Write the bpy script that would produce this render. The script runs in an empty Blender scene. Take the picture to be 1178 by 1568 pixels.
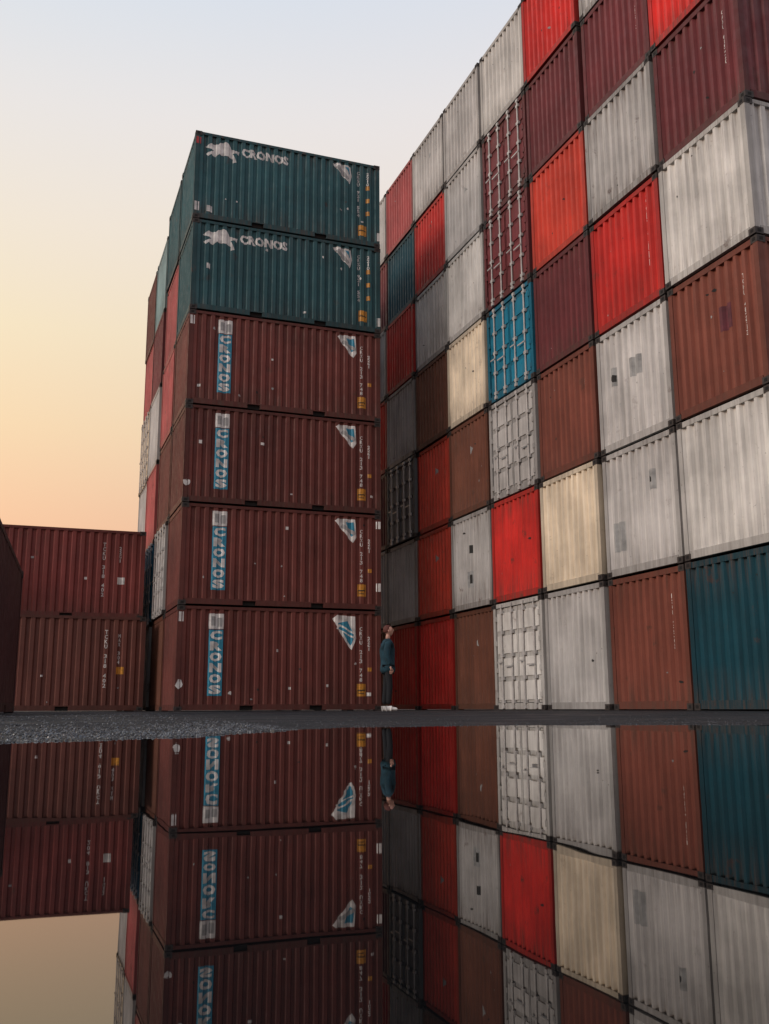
import bpy, bmesh, math, random
import numpy as np
from mathutils import Matrix, Vector
random.seed(7); np.random.seed(3)
sc=bpy.context.scene
sc.view_settings.view_transform='Standard'; sc.view_settings.look='None'; sc.view_settings.exposure=0

# ---------------------------------------------------------------- materials
def newmat(name):
    m=bpy.data.materials.new(name); m.use_nodes=True
    nt=m.node_tree; b=nt.nodes['Principled BSDF']
    return m,nt,b
def N(nt,t,**k):
    n=nt.nodes.new(t)
    for a,v in k.items(): setattr(n,a,v)
    return n
def simple(name,col,rough=.6,metal=0,noise=.12,scale=6):
    m,nt,b=newmat(name)
    tc=N(nt,'ShaderNodeTexCoord'); nz=N(nt,'ShaderNodeTexNoise'); nz.inputs['Scale'].default_value=scale; nz.inputs['Detail'].default_value=5
    nt.links.new(tc.outputs['Object'],nz.inputs['Vector'])
    mr=N(nt,'ShaderNodeMapRange'); mr.inputs[1].default_value=.3; mr.inputs[2].default_value=.7; mr.inputs[3].default_value=1-noise*2; mr.inputs[4].default_value=1+noise
    nt.links.new(nz.outputs[0],mr.inputs[0])
    mx=N(nt,'ShaderNodeVectorMath',operation='SCALE'); mx.inputs[0].default_value=col[:3]
    nt.links.new(mr.outputs[0],mx.inputs['Scale']); nt.links.new(mx.outputs[0],b.inputs['Base Color'])
    b.inputs['Roughness'].default_value=rough; b.inputs['Metallic'].default_value=metal
    return m
def mixrgb(nt,fac,a,b,mode='MIX'):
    n=N(nt,'ShaderNodeMix',data_type='RGBA',blend_type=mode)
    for s,v in ((n.inputs[0],fac),(n.inputs[6],a),(n.inputs[7],b)):
        if hasattr(v,'links') : nt.links.new(v,s)
        elif isinstance(v,(int,float)): s.default_value=v
        else: s.default_value=(*v,1)
    return n.outputs[2]
def noise(nt,vec,scale,detail=5,rough=.6):
    n=N(nt,'ShaderNodeTexNoise'); n.inputs['Scale'].default_value=scale; n.inputs['Detail'].default_value=detail; n.inputs['Roughness'].default_value=rough
    nt.links.new(vec,n.inputs['Vector']); return n.outputs[0]
def rng(nt,v,a,b,c,d):
    n=N(nt,'ShaderNodeMapRange'); nt.links.new(v,n.inputs[0])
    for i,x in enumerate((a,b,c,d)): n.inputs[i+1].default_value=x
    return n.outputs[0]
def math_(nt,op,a,b):
    n=N(nt,'ShaderNodeMath',operation=op)
    for i,v in enumerate((a,b)):
        if hasattr(v,'links'): nt.links.new(v,n.inputs[i])
        else: n.inputs[i].default_value=v
    return n.outputs[0]
def paint(name,mul=1.0,rough=.5,rustamt=1.0):
    m,nt,b=newmat(name)
    oi=N(nt,'ShaderNodeObjectInfo'); tc=N(nt,'ShaderNodeTexCoord')
    rs=math_(nt,'MULTIPLY',oi.outputs['Random'],60.0)
    add=N(nt,'ShaderNodeVectorMath',operation='ADD'); nt.links.new(tc.outputs['Object'],add.inputs[0]); nt.links.new(rs,add.inputs[1])
    v=add.outputs[0]
    mp=N(nt,'ShaderNodeMapping'); mp.inputs['Scale'].default_value=(9,9,.45); nt.links.new(v,mp.inputs['Vector'])
    big=rng(nt,noise(nt,v,.8,5),.32,.68,.72*mul,1.1*mul)
    st=rng(nt,noise(nt,mp.outputs[0],1.0,6),.32,.68,.76,1.08)
    rv=rng(nt,oi.outputs['Random'],0,1,.88,1.06)
    val=math_(nt,'MULTIPLY',math_(nt,'MULTIPLY',big,st),rv)
    sep=N(nt,'ShaderNodeSeparateXYZ'); nt.links.new(tc.outputs['Object'],sep.inputs[0])
    sv=N(nt,'ShaderNodeVectorMath',operation='SCALE'); nt.links.new(oi.outputs['Color'],sv.inputs[0]); nt.links.new(val,sv.inputs['Scale'])
    fr=math_(nt,'FRACT',math_(nt,'MULTIPLY',oi.outputs['Random'],7.31),0.0)
    wear=rng(nt,fr,0,1,.35,1.35)          # each box has its own age
    gz=rng(nt,sep.outputs[2],0,.8,1,0)
    gr=math_(nt,'MULTIPLY',math_(nt,'MULTIPLY',gz,rng(nt,noise(nt,mp.outputs[0],2.2,6),.40,.68,0,.7)),wear)
    c=mixrgb(nt,gr,sv.outputs[0],(.085,.055,.042))
    gt=math_(nt,'MULTIPLY',math_(nt,'MULTIPLY',rng(nt,sep.outputs[2],1.7,2.5,0,1),rng(nt,noise(nt,mp.outputs[0],2.9,6),.48,.7,0,.65)),wear)
    c=mixrgb(nt,gt,c,(.10,.055,.038))
    r1=math_(nt,'MULTIPLY',rng(nt,noise(nt,v,2.4,9,.68),.62,.70,0,.6*rustamt),wear)
    c=mixrgb(nt,r1,c,(.085,.042,.03))
    r2=math_(nt,'MULTIPLY',rng(nt,noise(nt,mp.outputs[0],3.2,8,.7),.64,.74,0,.6*rustamt),wear)
    c=mixrgb(nt,r2,c,(.10,.052,.035))
    r3=rng(nt,noise(nt,v,17,5,.6),.68,.73,0,.6*rustamt)
    c=mixrgb(nt,r3,c,(.05,.03,.025))
    r4=rng(nt,noise(nt,v,9,7,.7),.70,.74,0,.4)
    c=mixrgb(nt,r4,c,(.40,.37,.35))
    nt.links.new(c,b.inputs['Base Color'])
    nt.links.new(rng(nt,noise(nt,v,5,5),.3,.7,rough-.03,rough+.25),b.inputs['Roughness'])
    b.inputs['Specular IOR Level'].default_value=.35
    bp=N(nt,'ShaderNodeBump'); bp.inputs['Strength'].default_value=.4; bp.inputs['Distance'].default_value=.012
    nt.links.new(noise(nt,v,2.5,3),bp.inputs['Height']); nt.links.new(bp.outputs[0],b.inputs['Normal'])
    return m
M_PAINT=paint('container_paint'); M_FRAME=paint('frame_paint',.68,.55,1.4)
M_DARK=simple('dark_gap',(.010,.009,.009),.9); M_BAR=simple('galvanised_bar',(.50,.49,.48),.45,.1)
M_CAST=simple('casting_steel',(.04,.032,.03),.7,0,.3,9)
CM=[M_PAINT,M_FRAME,M_DARK,M_BAR,M_CAST]
M_WHITE=simple('decal_white',(.72,.72,.70),.5,0,.22,4); M_BLUE=simple('decal_blue',(.02,.25,.39),.5,0,.14,7)
M_YEL=simple('decal_yellow',(.60,.27,.03),.5,0,.2,14); M_GREY=simple('repair_patch_grey',(.36,.37,.37),.6,0,.2,5)
M_MAR=simple('repair_patch_maroon',(.12,.022,.035),.6,0,.2,5); M_BLK=simple('decal_black',(.02,.02,.02),.7); M_RED=simple('decal_red',(.5,.03,.03),.5)
DM=[M_WHITE,M_BLUE,M_YEL,M_GREY,M_MAR,M_BLK,M_RED]
WH,BL,YE,GR,MA,BK,RD=range(7)

# ---------------------------------------------------------------- container
W=2.46; H=2.58
def breaks(a,b,n,t=(.30,.22,.26,.22)):
    p=(b-a)/n; out=[]
    u=a
    for i in range(n):
        out+= [(u,0),(u+p*t[0],0),(u+p*(t[0]+t[1]),1),(u+p*(t[0]+t[1]+t[2]),1)]
        u+=p
    out.append((b,0)); return out
def prof(br,u):
    if u<=br[0][0] or u>=br[-1][0]: return 0
    for (a,da),(b,db) in zip(br,br[1:]):
        if a<=u<=b: return da+(db-da)*(u-a)/(b-a)
    return 0
SD=.046; ED=.060; SY=.016; EX=.018
def side_breaks(L): return breaks(.125,L-.125,22 if L<5.8 else 24,(.40,.16,.28,.16))
END_BR=breaks(.125,W-.125,10,(.32,.16,.36,.16))
class MB:
    def __init__(s): s.v=[];s.f=[];s.m=[]
    def box(s,x0,x1,y0,y1,z0,z1,m):
        i=len(s.v); s.v+=[(x0,y0,z0),(x1,y0,z0),(x1,y1,z0),(x0,y1,z0),(x0,y0,z1),(x1,y0,z1),(x1,y1,z1),(x0,y1,z1)]
        s.f+=[(i,i+3,i+2,i+1),(i+4,i+5,i+6,i+7),(i,i+1,i+5,i+4),(i+1,i+2,i+6,i+5),(i+2,i+3,i+7,i+6),(i+3,i,i+4,i+7)]; s.m+=[m]*6
    def cyl(s,x,y,z0,z1,r,m,n=8):
        i=len(s.v)
        for z in (z0,z1):
            for k in range(n): s.v.append((x+r*math.cos(2*math.pi*k/n),y+r*math.sin(2*math.pi*k/n),z))
        for k in range(n): s.f.append((i+k,i+(k+1)%n,i+n+(k+1)%n,i+n+k)); s.m.append(m)
    def strip(s,pts,z0,z1,m):
        i=len(s.v)
        for p in pts: s.v+=[(p[0],p[1],z0),(p[0],p[1],z1)]
        for k in range(len(pts)-1): s.f.append((i+2*k,i+2*k+2,i+2*k+3,i+2*k+1)); s.m.append(m)
    def mesh(s,name,mats):
        me=bpy.data.meshes.new(name); me.from_pydata(s.v,[],s.f)
        for m in mats: me.materials.append(m)
        me.polygons.foreach_set('material_index',s.m); me.update(); return me
def container_mesh(L,kind):
    b=MB()
    for X in (0,1):
        for Y in (0,1):
            for Z in (0,1):
                x0=0 if not X else L-.178; y0=0 if not Y else W-.162; z0=0 if not Z else H-.118
                b.box(x0,x0+.178,y0,y0+.162,z0,z0+.118,4)
                yy=(-.002,.05) if not Y else (W-.05,W+.002)
                b.box(x0+.05,x0+.128,yy[0],yy[1],z0+.03,z0+.088,2)
                xx=(-.002,.05) if not X else (L-.05,L+.002)
                b.box(xx[0],xx[1],y0+.045,y0+.117,z0+.03,z0+.088,2)
            px=(.005,.12) if not X else (L-.12,L-.005); py=(.005,.12) if not Y else (W-.12,W-.005)
            b.box(px[0],px[1],py[0],py[1],.1,H-.1,1)
    sb=side_breaks(L)
    for Y in (0,1):
        def yy(a,c): return (a,c) if not Y else (W-c,W-a)
        y=yy(.010,.075)
        b.box(.14,L-.14,*y,H-.085,H-.010,1)
        pk=[L/2-.9,L/2+.9]; hw=.17
        segs=[(.14,pk[0]-hw),(pk[0]+hw,pk[1]-hw),(pk[1]+hw,L-.14)]
        for a,c in segs: b.box(a,c,*y,.025,.165,1)
        for p in pk:
            b.box(p-hw-.001,p+hw+.001,*yy(.012,.073),.135,.163,1)
            b.box(p-hw,p+hw,*yy(.07,.5),.02,.134,2)
        pts=[(u,(SY+SD*d) if not Y else W-(SY+SD*d)) for u,d in sb]
        b.strip(pts,.16,H-.08,0)
    b.strip([(L-(EX+ED*d),y) for y,d in END_BR],.16,H-.1,0)
    b.box(L-.09,L-.011,.14,W-.14,H-.115,H-.012,1); b.box(L-.09,L-.011,.14,W-.14,.02,.165,1)
    b.box(.011,.09,.14,W-.14,H-.115,H-.012,1); b.box(.011,.09,.14,W-.14,.02,.165,1)
    if kind=='corr':
        b.strip([(EX+ED*d,y) for y,d in END_BR],.16,H-.1,0)
    else:
        b.box(.06,.10,.12,W-.12,.16,H-.11,2)
        mid=W/2
        for (a,c) in ((.135,mid-.012),(mid+.012,W-.135)):
            b.box(.045,.075,a,c,.18,H-.13,1)
            nb=4; h=(H-.31-.06)/nb
            for k in range(nb):
                z0=.21+k*h; b.box(.022,.046,a+.04,c-.04,z0+.03,z0+h-.09,0)
            w=c-a
            for t in (.22,.70):
                yb=a+w*t
                b.cyl(-.012,yb,.06,H-.05,.021,3)
                for z in (.2,.75,1.3,1.85,2.35): b.box(-.03,.03,yb-.065,yb+.065,z-.04,z+.04,3)
                for z in (.04,H-.12): b.box(-.035,.012,yb-.05,yb+.05,z,z+.08,3)
                b.box(-.045,-.028,yb-.03,yb+.34 if t<.5 else yb+.2,1.02+.1*(t>.5),1.055+.1*(t>.5),3)
            hy=a if a<mid-.5 else c
            for z in (.35,.95,1.6,2.2): b.box(-.004,.03,hy-.05,hy+.05,z-.06,z+.06,1)
    b.box(.08,L-.08,.08,W-.08,.13,.158,2); b.box(.03,L-.03,.03,W-.03,H-.06,H-.03,0)
    return b.mesh('container_'+kind,CM)
LS=5.343; LR=6.06
ME={('L','corr'):container_mesh(LS,'corr'),('L','door'):container_mesh(LS,'door'),('R','corr'):container_mesh(LR,'corr'),('R','door'):container_mesh(LR,'door')}

# ---------------------------------------------------------------- markings
def font_polys(txt,x0,x1,y0,y1,bold=.03):
    cu=bpy.data.curves.new('t','FONT'); cu.body=txt; cu.resolution_u=2; cu.offset=bold
    ob=bpy.data.objects.new('t',cu); sc.collection.objects.link(ob)
    me=bpy.data.meshes.new_from_object(ob.evaluated_get(bpy.context.evaluated_depsgraph_get()))
    bpy.data.objects.remove(ob); 
    co=np.array([v.co[:2] for v in me.vertices]); lo=co.min(0); hi=co.max(0)
    co=(co-lo)/(hi-lo)*np.array([x1-x0,y1-y0])+np.array([x0,y0])
    ps=[[tuple(co[i]) for i in p.vertices] for p in me.polygons]
    bpy.data.meshes.remove(me); return ps
def rect(a,b,c,d): return [[(a,c),(b,c),(b,d),(a,d)]]
def marking_mesh(items,face,L):
    br=side_breaks(L) if face=='side' else END_BR
    vs=[];fs=[];ms=[]
    for polys,mat,layer in items:
        bm=bmesh.new()
        for p in polys:
            try: bm.faces.new([bm.verts.new((x,y,0)) for x,y in p])
            except Exception: pass
        bmesh.ops.remove_doubles(bm,verts=bm.verts,dist=1e-5)
        us=[v.co.x for v in bm.verts]
        if not us: continue
        for u,_ in br:
            uu=u if face=='side' else W-u
            if min(us)+1e-3<uu<max(us)-1e-3:
                bmesh.ops.bisect_plane(bm,geom=bm.verts[:]+bm.edges[:]+bm.faces[:],plane_co=(uu,0,0),plane_no=(1,0,0),dist=1e-5)
        base=len(vs); bm.verts.index_update(); off=.003+.003*layer
        for v in bm.verts:
            u,z=v.co.x,v.co.y
            if face=='side':
                if z<.165 or z>H-.09 or u<.12 or u>L-.12: y=-off
                else: y=SY+SD*prof(br,u)-off
                vs.append((u,y,z))
            else:
                yl=W-u
                x=-off if (yl<.125 or yl>W-.125 or z<.165 or z>H-.12) else EX+ED*prof(br,yl)-off
                vs.append((x,yl,z))
        for f in bm.faces: fs.append([base+v.index for v in f.verts]); ms.append(mat)
        bm.free()
    me=bpy.data.meshes.new('markings'); me.from_pydata(vs,[],fs)
    for m in DM: me.materials.append(m)
    me.polygons.foreach_set('material_index',ms); me.update(); return me
def vtext(txt,u,z1,h,w,mat=WH,layer=0,step=1.2):
    out=[]
    z=z1
    for ch in txt:
        if ch!=' ':
            out.append((font_polys(ch,u-w/2*(0.35 if ch in '1I' else 1),u+w/2*(0.35 if ch in '1I' else 1),z-h,z,.02),mat,layer))
        z-=h*step
    return out
def ragged(u,z,s,rnd):
    n=7; return [[(u+s*rnd.uniform(.5,1.2)*math.cos(6.283*k/n),z+s*rnd.uniform(.5,1.3)*math.sin(6.283*k/n)) for k in range(n)]]
def scuffs(n,L,rnd):
    o=[]
    for _ in range(n):
        u=rnd.uniform(.2,L-.2); z=rnd.choice([rnd.uniform(.25,.8),rnd.uniform(.25,2.3)]); s=rnd.uniform(.02,.055)
        if rnd.random()<.5: o.append((rect(u-s,u+s,z-s*.8,z+s*rnd.uniform(.5,1.5)),rnd.choice([WH,WH,GR]),1))
        else: o.append((ragged(u,z,s,rnd),rnd.choice([WH,GR,BK]),1))
    return o
def ctype(rnd,n):
    L=LS; it=[]; full=(n==0)
    dz=rnd.uniform(-.03,.03)
    it.append((rect(.78,1.16,2.02+dz,2.40+dz),WH,0)); 
    it.append((rect(.84,.95,2.1+dz,2.33+dz),GR,1)); it.append((rect(1.0,1.11,2.08+dz,2.30+dz),GR,1))
    it.append((rect(.79,1.15,.38+dz,2.0+dz),BL,0))
    z=1.985+dz
    for ch in 'CRONOS':
        it.append((font_polys(ch,.82,1.12,z-.235,z-.01,.06),WH,1)); z-=.266
    if full:
        it.append(([[(4.0,2.35),(4.12,2.45),(4.62,2.42),(4.66,1.85),(4.52,1.55),(4.36,1.75)]],WH,0))
        it.append(([[(4.14,2.24),(4.42,2.30),(4.6,1.90),(4.5,1.66),(4.36,1.86)]],BL,1))
        it.append(([[(4.10,2.10),(4.20,2.22),(4.62,1.98),(4.58,1.84)]],WH,2))
        it.append(([[(4.16,2.10),(4.21,2.16),(4.58,1.95),(4.56,1.90)]],BL,3))
    else:
        q=rnd.uniform(-.04,.04)
        it.append(([[(4.06+q,2.36),(4.14+q,2.42),(4.60,2.42),(4.66,1.95),(4.54,1.78)]],WH,0))
        it.append(([[(4.34,2.33),(4.56,2.34),(4.6,2.02),(4.5,1.95)]],BL,1))
        it.append(([[(4.2,2.2),(4.26,2.28),(4.6,2.08),(4.58,1.98)]],GR,2))
    it+=vtext('CRXU 213 748',4.78,2.15,.10,.07)
    it+=vtext('22G1',5.0,1.9,.08,.06)
    it.append((rect(4.68,4.92,.36,.68),YE,0)); it.append((rect(4.7,4.9,.5,.53),BK,1)); it.append((rect(4.72,4.88,.42,.44),BK,1))
    it.append((rect(4.97,5.07,1.0,1.1),YE,0))
    it+=scuffs(rnd.randint(5,9),L,rnd)
    if n in (0,3): it.append((rect(.03,.15,2.18,2.42),WH,1))
    if n==0: it.append((ragged(.1,.65,.12,rnd),WH,1))
    if n==1: it+= [(rect(5.2,5.32,2.2,2.4),WH,1),(rect(5.2,5.32,.5,.72),WH,1)]
    if n==2: it.append((ragged(.1,.5,.12,rnd),WH,1))
    return marking_mesh(it,'side',L)
def gtype(rnd,n):
    L=LS; it=[]
    it.append((font_polys('CRONOS',1.28,2.62,2.06,2.32,.05),WH,0))
    lion=[(.28,2.16),(.42,2.28),(.62,2.27),(.70,2.36),(.84,2.40),(.95,2.34),(1.0,2.22),(1.10,2.18),(1.22,2.20),(1.2,2.08),(1.12,2.12),(1.03,2.08),(1.10,1.96),(1.14,1.84),(1.04,1.80),(1.04,1.92),(.94,1.98),(.80,1.98),(.66,2.0),(.56,1.9),(.44,1.96),(.36,1.88),(.30,1.96),(.44,2.04),(.52,2.1),(.36,2.12)]
    it.append(([lion],WH,0))
    it.append(([[(3.92,2.40),(4.05,2.44),(4.46,2.40),(4.50,2.1),(4.44,1.86),(4.32,1.96)]],WH,0))
    it.append(([[(4.0,2.32),(4.12,2.38),(4.42,2.02),(4.36,1.95)]],GR,1)); it.append(([[(4.28,2.36),(4.42,2.34),(4.45,2.15)]],BL,1))
    it+=vtext('CRSU 921 554',4.70,2.3,.10,.07); 
    for z in (1.75,1.35,.95): it.append((rect(4.93,5.03,z,z+.13),YE,0))
    it+=vtext('2210',4.98,2.3,.09,.07); it.append((rect(4.7,4.95,.3,.62),YE,0)); it.append((rect(4.72,4.93,.44,.47),BK,1))
    it.append((rect(5.22,5.33,.2,.45),WH,1))
    if n==5: it+=[(rect(.03,.16,.22,.48),WH,1),(rect(.36,.52,.24,.42),WH,1),(rect(.02,.15,2.2,2.4),RD,1)]
    else: it.append((rect(.40,.5,1.2,1.35),WH,1))
    it+=scuffs(5,L,rnd)
    return marking_mesh(it,'side',L)

def put(mesh,loc,col,zs=1,rz=0,name='shipping_container'):
    o=bpy.data.objects.new(name,mesh); sc.collection.objects.link(o)
    o.location=loc; o.scale=(1,1,zs); o.color=(*col,1); o.rotation_euler=(0,0,rz); return o
def child(par,me,name='markings'):
    c=bpy.data.objects.new(name,me); sc.collection.objects.link(c); c.parent=par; return c

BROWN=(.172,.046,.037); TEAL=(.030,.112,.130); DTEAL=(.004,.072,.105)
RED=(.76,.036,.028); ORED=(.80,.080,.045); LG=(.61,.60,.585); WT=(.74,.73,.70); CR=(.92,.80,.62)
BR2=(.235,.070,.047); MAR=(.19,.038,.044); RUST=(.19,.068,.040); BLU=(.012,.23,.37); PINK=(.50,.11,.11); GD=(.25,.28,.29)
GZ=.11
rnd=random.Random(3)
x0,y0=3.528,24.187
left_rows=[BROWN,BROWN,BROWN,BROWN,TEAL,TEAL]
ks=[.95,.98,.96,1.12,1.0,1.06]
for n,c in enumerate(left_rows):
    jit=rnd.uniform(-.015,.015)
    o=put(ME[('L','corr')],(x0+jit,y0+rnd.uniform(-.012,.012),GZ+2.6*n),tuple(v*ks[n] for v in c))
    child(o,ctype(rnd,n) if c is BROWN else gtype(rnd,n))
backs=[[RUST,LG,BROWN,PINK,PINK,TEAL],[LG,BLU,PINK,LG,MAR,(.3,.45,.46)],[BROWN,TEAL,LG,CR,PINK,BROWN]]
for j,colm in enumerate(backs):
    for n,c in enumerate(colm):
        o=put(ME[('L',rnd.choice(['corr','corr','door']))],(x0+rnd.uniform(-.04,.05),y0+2.72*(j+1),GZ+(2.6 if j<1 else 2.5)*n),c)
lx=3.224-LR; ly=27.80
for n,c in enumerate([(.19,.066,.050),(.22,.050,.044)]):
    o=put(ME[('R','corr')],(lx-.03,ly+(1.0 if n else 0),GZ+2.6*n),c)
    it=vtext('TCKU 318 402',5.0 if not n else 4.9,2.2,.11,.08)+[(rect(5.3,5.5,1.0,1.2),YE if not n else WH,0)]+vtext('22G1' if n else 'MAX 304',5.35,2.1,.10,.07)+scuffs(6,LR,rnd)
    if n==0: it.append((rect(2.15,2.75,.3,.9),MA,0))
    child(o,marking_mesh(it,'side',LR))
    put(ME[('R','corr')],(lx-.03-LR-.1,ly,GZ+2.6*n),c)
    put(ME[('R','corr')],(lx-.1,ly+(3.6 if n else 2.6),GZ+2.6*n),BROWN)
put(ME[('R','corr')],(-.42,13.15,GZ),(.06,.014,.014),1,math.radians(90-3.2))
# right wall ----------------------------------------------------------
XR,yF,S=11.142,11.908,2.5548
hs=[0,2.64,5.245,7.885,10.48,13.05,15.635,18.2]
grid={
6:[(DTEAL,0,''),(WT,0,''),(BR2,0,'mt'),(WT,0,''),(MAR,0,'t'),(RED,0,''),(LG,0,'')],
5:[(BR2,0,'t'),(LG,0,'s'),(LG,0,'p'),(RED,0,'T'),(LG,0,''),(MAR,0,'t'),(LG,0,'')],
4:[(LG,0,'l'),(CR,0,''),(BR2,0,'t'),(MAR,0,'t'),(ORED,0,'t'),(MAR,0,'t'),(RED,0,'')],
3:[(WT,1,''),(RED,0,'t'),(LG,1,''),(BLU,1,''),(MAR,1,''),(MAR,1,''),(WT,0,'')],
2:[(RUST,0,'d'),(LG,0,'h'),(RUST,0,'d'),(CR,0,''),(WT,0,''),(LG,0,'d'),(LG,0,'')],
1:[(RED,0,''),(ORED,0,'d'),(ORED,0,'d'),(RUST,0,''),(LG,0,''),(RED,0,''),(LG,0,'d')],
0:[(RED,0,''),(LG,0,''),(GD,1,''),(LG,0,''),(RED,0,''),(DTEAL,0,''),(PINK,0,'')],
-1:[(RUST,0,''),(LG,0,''),(MAR,0,''),(RED,0,''),(LG,0,''),(MAR,0,''),(LG,0,'')]}
strs=['TGHU 482913','FSCU 733051','MSKU 209668','CAXU 615420']
tm=[marking_mesh(vtext(s,1.98,2.1,.085,.055),'end',LR) for s in strs]
for c,rows in grid.items():
    j=6-c
    for n,(col,kind,ft) in enumerate(rows):
        z=GZ+hs[n]; zs=(hs[n+1]-hs[n]-.028)/H
        k=rnd.uniform(.92,1.04)
        o=put(ME[('R','door' if kind else 'corr')],(XR+rnd.uniform(-.04,.04),yF+S*j+.045+rnd.uniform(-.02,.02),z),tuple(v*k for v in col),zs,math.radians(rnd.uniform(-.2,.2)))
        it=[]
        if 't' in ft: child(o,rnd.choice(tm))
        if 'T' in ft: it+=vtext('CONTAINER',2.0,2.3,.14,.09)
        if 'p' in ft: it+=[(rect(.42,.68,1.35,1.75),GR,0),(rect(1.15,1.5,1.35,1.75),GR,0),(ragged(.56,1.52,.09,rnd),BK,1)]
        if 's' in ft: it+=[(rect(1.5,1.72,1.55,1.95),GR,0),(rect(.3,.7,.5,1.1),GR,0),(ragged(1.6,1.75,.07,rnd),BK,1)]
        if 'm' in ft: it+=[(rect(1.35,1.68,1.25,1.7),MA,0)]
        if 'h' in ft: it+=[(rect(1.08,1.27,1.5,1.72),BK,1),(rect(1.08,1.25,.68,.92),BK,1),(rect(1.0,1.36,.58,1.02),GR,0)]
        if 'l' in ft: it+=[(rect(2.0,2.04,.9,1.9),GR,0)]
        if 'd' in ft: it+=[(ragged(1.4,1.7,.10,rnd),GR,0)]
        for _ in range(rnd.randint(1,4)):
            it.append((ragged(rnd.uniform(.2,W-.2),rnd.uniform(.25,2.3),rnd.uniform(.012,.035),rnd),rnd.choice([GR,BK]),1))
        child(o,marking_mesh(it,'end',LR),'patches')

# ---------------------------------------------------------------- ground, water, gravel
SHP=[(-60,-60),(-8,4.9),(-2,5.3),(-.2,5.5),(.9,6.1),(1.6,7.3),(3.0,8.7),(5,8.7),(7,7.7),(9,6.1),(14,2.5),(20,-6),(60,-40)]
def shore(x):
    for (a,b),(c,d) in zip(SHP,SHP[1:]):
        if a<=x<=c: return b+(d-b)*(x-a)/(c-a)+.10*math.sin(x*3.1)+.05*math.sin(x*8.7+1)
    return -60
def gh(x,y):
    d=y-shore(x)
    if d<0: return max(-.06,.03*d)
    t=min(1,d/12); return .108*(t*(2-t))
xs=sorted(set([-1500,-600,-250,-120,-60,-40]+list(np.arange(-30,-6,1.5))+list(np.arange(-6,14,.12))+list(np.arange(14,40,1.5))+[50,80,150,400,900,1500]))
ys=sorted(set([-1500,-500,-200,-100,-50,-30]+list(np.arange(-20,2,1.0))+list(np.arange(2,11,.12))+list(np.arange(11,44,.8))+[50,70,120,250,600,1500,3000]))
vs=[];fs=[]
for y in ys:
    for x in xs:
        z=gh(x,y)
        if -6<x<14 and 2<y<11: z+=.003*math.sin(x*5.3+y*2.1)*math.sin(y*4.7-x)+random.uniform(-.002,.002)
        vs.append((x,y,min(z,GZ-.004)))
nx=len(xs)
for j in range(len(ys)-1):
    for i in range(nx-1): fs.append((j*nx+i,j*nx+i+1,(j+1)*nx+i+1,(j+1)*nx+i))
me=bpy.data.meshes.new('ground'); me.from_pydata(vs,[],fs); me.polygons.foreach_set('use_smooth',[True]*len(fs))
m,nt,b=newmat('wet_asphalt'); tc=N(nt,'ShaderNodeTexCoord'); v=tc.outputs['Object']
c=mixrgb(nt,rng(nt,noise(nt,v,60,4),.35,.7,0,1),(.010,.011,.012),(.045,.046,.050))
c=mixrgb(nt,rng(nt,noise(nt,v,.5,5),.4,.65,0,.6),c,(.014,.014,.016))
nt.links.new(c,b.inputs['Base Color']); nt.links.new(rng(nt,noise(nt,v,.9,4),.35,.65,.45,.85),b.inputs['Roughness'])
b.inputs['Specular IOR Level'].default_value=.25
bp=N(nt,'ShaderNodeBump'); bp.inputs['Strength'].default_value=1; bp.inputs['Distance'].default_value=.03
nt.links.new(noise(nt,v,45,6),bp.inputs['Height']); nt.links.new(bp.outputs[0],b.inputs['Normal'])
me.materials.append(m); g=bpy.data.objects.new('ground',me); sc.collection.objects.link(g)
me=bpy.data.meshes.new('puddle_water'); me.from_pydata([(-70,-60,0),(70,-60,0),(70,13,0),(-70,13,0)],[],[(0,1,2,3)])
m,nt,b=newmat('still_water'); b.inputs['Base Color'].default_value=(.004,.0045,.005,1); b.inputs['Roughness'].default_value=.012; b.inputs['IOR'].default_value=1.68
tc=N(nt,'ShaderNodeTexCoord'); bp=N(nt,'ShaderNodeBump'); bp.inputs['Strength'].default_value=.03; bp.inputs['Distance'].default_value=.01
nt.links.new(noise(nt,tc.outputs['Object'],2.5,2),bp.inputs['Height']); nt.links.new(bp.outputs[0],b.inputs['Normal'])
me.materials.append(m); w=bpy.data.objects.new('puddle_water',me); sc.collection.objects.link(w)
ico=bmesh.new(); bmesh.ops.create_icosphere(ico,subdivisions=1,radius=1); iv=np.array([v.co[:] for v in ico.verts]); ifc=[[v.index for v in f.verts] for f in ico.faces]; ico.free()
vs=[];fs=[];r=random.Random(5)
for k in range(8000):
    if r.random()<.80: x=r.uniform(-2.4,2.2)
    else: x=r.uniform(2,11)
    d=abs(r.gauss(0,1.2)) if r.random()<.8 else r.uniform(0,8); y=shore(x)-.06+d
    s=r.uniform(.0035,.009)*(1.15 if x<2.0 else .7); z=gh(x,y)
    a=r.uniform(0,6.28); R=np.array(Matrix.Rotation(a,3,Vector((r.random(),r.random(),r.random()+.1)).normalized()))
    p=(iv*np.array([r.uniform(.7,1.4),r.uniform(.7,1.4),r.uniform(.5,.9)])*(1+.2*np.random.rand(12,1)))@R.T*s+np.array([x,y,z+s*.15])
    i=len(vs); vs+=p.tolist(); fs+=[[i+q for q in f] for f in ifc]
me=bpy.data.meshes.new('gravel'); me.from_pydata(vs,[],fs)
me.materials.append(simple('gravel_stone',(.085,.095,.108),.3,0,.4,3)); o=bpy.data.objects.new('gravel',me); sc.collection.objects.link(o)

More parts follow.
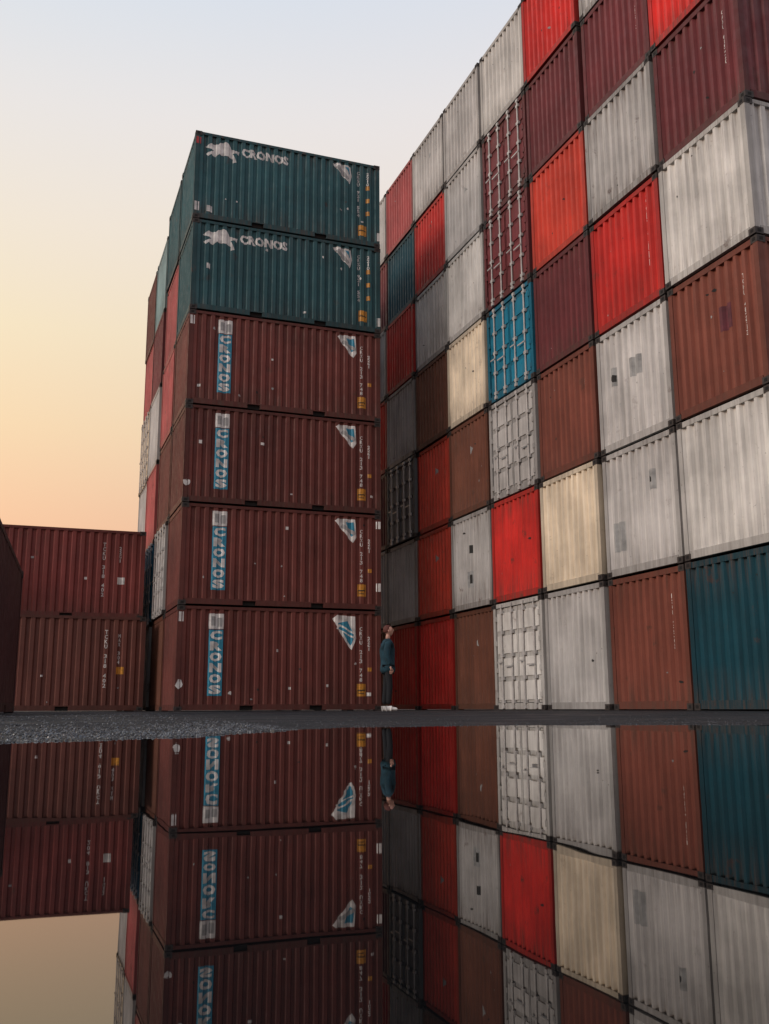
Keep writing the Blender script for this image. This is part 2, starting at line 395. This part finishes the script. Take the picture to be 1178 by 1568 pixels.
# ---------------------------------------------------------------- man
man=bpy.data.objects.new('man',None); sc.collection.objects.link(man)
def skin(name,verts,edges,mat,root=0,sub=2):
    me=bpy.data.meshes.new(name); me.from_pydata([v[:3] for v in verts],edges,[])
    o=bpy.data.objects.new(name,me); sc.collection.objects.link(o); o.parent=man
    sk=o.modifiers.new('s','SKIN'); sk.use_smooth_shade=True
    for i,v in enumerate(verts):
        s=me.skin_vertices[0].data[i]; s.radius=(v[3],v[4] if len(v)>4 else v[3]); s.use_root=(i==root)
    su=o.modifiers.new('u','SUBSURF'); su.levels=su.render_levels=sub
    me.materials.append(mat); return o
cloth=simple('coat_cloth',(.011,.050,.075),.9,0,.25,8); trou=simple('trousers_cloth',(.010,.012,.016),.9); shoe=simple('shoe_white',(.8,.79,.77),.5)
skn=simple('skin',(.55,.31,.24),.5,0,.05); hair=simple('hair_auburn',(.11,.028,.02),.75)
skin('trousers',[(0,0,.93,.13,.12),(0,-.09,.86,.09),(.03,-.10,.5,.07),(0,-.10,.13,.06),(0,.09,.86,.09),(-.03,.10,.5,.07),(-.07,.10,.13,.06)],[(0,1),(1,2),(2,3),(0,4),(4,5),(5,6)],trou)
skin('coat',[(0,0,1.1,.155,.185),(0,0,.92,.18,.20),(.0,0,.74,.19,.21),(-.01,0,1.28,.15,.18),(-.01,0,1.42,.115,.15),(0,0,1.51,.075,.08),
  (-.01,-.2,1.42,.08),(-.05,-.25,1.16,.07),(.03,-.255,.93,.052),(-.01,.2,1.42,.08),(-.04,.25,1.16,.07),(.05,.245,.93,.052)],
  [(0,1),(1,2),(0,3),(3,4),(4,5),(4,6),(6,7),(7,8),(4,9),(9,10),(10,11)],cloth)
for s in (-1,1):
    dx=0 if s<0 else -.07
    skin('shoe',[(dx,s*.1,.06,.055,.055),(dx-.05,s*.1,.05,.045),(dx+.1,s*.1,.045,.046,.042),(dx+.19,s*.1,.036,.036,.032)],[(0,1),(0,2),(2,3)],shoe)
    wx=.03 if s<0 else .05; wy=s*.25
    skin('hand',[(wx,wy,.91,.026),(wx+.012,wy,.86,.03,.018),(wx+.018,wy,.82,.03,.016)],[(0,1),(1,2)],skn,0,1)
    for k,(l) in enumerate((.07,.08,.075,.058)):
        fx=wx-.012+k*.019
        skin('finger',[(fx,wy,.825,.0095),(fx+.004,wy-s*.004,.825-l*.5,.0085),(fx+.004,wy-s*.018,.825-l,.007)],[(0,1),(1,2)],skn,0,1)
    skin('thumb',[(wx+.03,wy,.87,.011),(wx+.055,wy-s*.008,.835,.010),(wx+.062,wy-s*.014,.80,.008)],[(0,1),(1,2)],skn,0,1)
def blob(name,mat,fn,loc,rot=0,seg=24):
    bm=bmesh.new(); bmesh.ops.create_uvsphere(bm,u_segments=seg,v_segments=16,radius=1)
    for v in bm.verts: v.co=Vector(fn(*v.co))
    for f in bm.faces: f.smooth=True
    me=bpy.data.meshes.new(name); bm.to_mesh(me); bm.free(); me.materials.append(mat)
    o=bpy.data.objects.new(name,me); sc.collection.objects.link(o); o.parent=man; o.location=loc; o.rotation_euler=(0,rot,0); return o
tilt=-.25
def headf(x,y,z):
    X=.098*x; Y=.076*y; Z=.118*z
    if z<0: X=X*(1+.25*z)+.012*(-z); Y*=(1+.3*z)
    g=math.exp(-((y/.18)**2))
    if x>.5: X+=g*.022*math.exp(-((z+.12)/.16)**2)+g*.006*math.exp(-((z+.5)/.12)**2)-.006*math.exp(-((abs(y)-.38)/.15)**2-((z-.08)/.14)**2)
    return (X,Y,Z)
hl=(.02,0,1.665)
blob('head',skn,headf,hl,tilt,40)
blob('hair',hair,lambda x,y,z:(.104*x-.012,.083*y,.108*max(z,-.45)+.022) if not (x>.35 and z<.45) else (.06*x-.01,.08*y,.108*max(z,-.45)+.022),hl,tilt,32)
for s in (-1,1): blob('ear',skn,lambda x,y,z:(.018*x,.009*y,.03*z),(hl[0]-.005,s*.078,hl[2]-.005),tilt,10)
for s in (-1,1): blob('eye',M_BLK,lambda x,y,z:(.008*x,.01*y,.006*z),(hl[0]+.085,s*.03,hl[2]+.028),tilt,8)
blob('mouth',simple('lips',(.35,.12,.10),.5),lambda x,y,z:(.008*x,.024*y,.006*z),(hl[0]+.088,0,hl[2]-.045),tilt,10)
skin('neck',[(0,0,1.47,.055),(.005,0,1.54,.052),(.015,0,1.62,.05)],[(0,1),(1,2)],skn,0,1)
man.location=(7.371,19.72,gh(7.371,19.72)); man.rotation_euler=(0,0,math.radians(-15)); man.scale=(1.02,1.02,1.02)

# ---------------------------------------------------------------- sky + sun
w=bpy.data.worlds.new('World'); sc.world=w; w.use_nodes=True; nt=w.node_tree; nt.nodes.clear()
out=N(nt,'ShaderNodeOutputWorld'); tc=N(nt,'ShaderNodeTexCoord'); nrm=N(nt,'ShaderNodeVectorMath',operation='NORMALIZE'); nt.links.new(tc.outputs['Generated'],nrm.inputs[0])
sep=N(nt,'ShaderNodeSeparateXYZ'); nt.links.new(nrm.outputs[0],sep.inputs[0])
def lin(c): return tuple((x/255/12.92 if x/255<=.04045 else ((x/255+.055)/1.055)**2.4) for x in c)
def ramp(stops):
    r=N(nt,'ShaderNodeValToRGB'); e=r.color_ramp.elements
    while len(e)>1: e.remove(e[-1])
    e[0].position=stops[0][0]; e[0].color=(*lin(stops[0][1]),1)
    for p,c in stops[1:]:
        q=e.new(p); q.color=(*lin(c),1)
    nt.links.new(sep.outputs[2],r.inputs[0]); return r.outputs[0]
sun_side=ramp([(0,(246,172,136)),(.12,(251,188,148)),(.19,(252,204,162)),(.27,(252,220,176)),(.36,(249,230,194)),(.45,(242,230,212)),(.54,(233,229,226)),(.64,(214,224,235)),(1,(180,198,225))])
off_side=ramp([(0,(130,112,122)),(.15,(160,138,145)),(.33,(196,184,188)),(.45,(230,216,212)),(.56,(234,226,226)),(.66,(218,220,230)),(1,(175,190,218))])
dt=N(nt,'ShaderNodeVectorMath',operation='DOT_PRODUCT'); nt.links.new(nrm.outputs[0],dt.inputs[0]); a=math.radians(150); dt.inputs[1].default_value=(math.cos(a),math.sin(a),0)
f=rng(nt,dt.outputs['Value'],-.5,.6,0,1)
col=mixrgb(nt,f,off_side,sun_side)
bg=N(nt,'ShaderNodeBackground'); nt.links.new(col,bg.inputs[0]); bg.inputs[1].default_value=1.0
sky=N(nt,'ShaderNodeTexSky'); sky.sky_type='NISHITA'; sky.sun_disc=False; sky.sun_elevation=math.radians(3); sky.sun_rotation=math.radians(-40)
bg2=N(nt,'ShaderNodeBackground'); nt.links.new(sky.outputs[0],bg2.inputs[0]); bg2.inputs[1].default_value=.012
ad=N(nt,'ShaderNodeAddShader'); nt.links.new(bg.outputs[0],ad.inputs[0]); nt.links.new(bg2.outputs[0],ad.inputs[1]); nt.links.new(ad.outputs[0],out.inputs[0])
sl=bpy.data.lights.new('sun','SUN'); sl.energy=1.4; sl.angle=math.radians(18); sl.color=(1,.89,.82)
so=bpy.data.objects.new('sun',sl); sc.collection.objects.link(so)
so.rotation_euler=Vector((1,.20,-.46)).to_track_quat('-Z','Y').to_euler()

# ---------------------------------------------------------------- camera
F_,yaw,pitch,roll,cz=1484.2,.355,.1996,-.0042,.17
fw=Vector((math.sin(yaw)*math.cos(pitch),math.cos(yaw)*math.cos(pitch),math.sin(pitch)))
rt=Vector((math.cos(yaw),-math.sin(yaw),0)); up=rt.cross(fw)
r2=math.cos(roll)*rt+math.sin(roll)*up; u2=-math.sin(roll)*rt+math.cos(roll)*up
cd=bpy.data.cameras.new('camera'); co=bpy.data.objects.new('camera',cd); sc.collection.objects.link(co)
co.matrix_world=Matrix(((r2.x,u2.x,-fw.x,0),(r2.y,u2.y,-fw.y,0),(r2.z,u2.z,-fw.z,cz),(0,0,0,1)))
cd.sensor_fit='VERTICAL'; cd.sensor_height=36; cd.lens=F_/1568*36; cd.clip_start=.02; cd.clip_end=6000
sc.camera=co
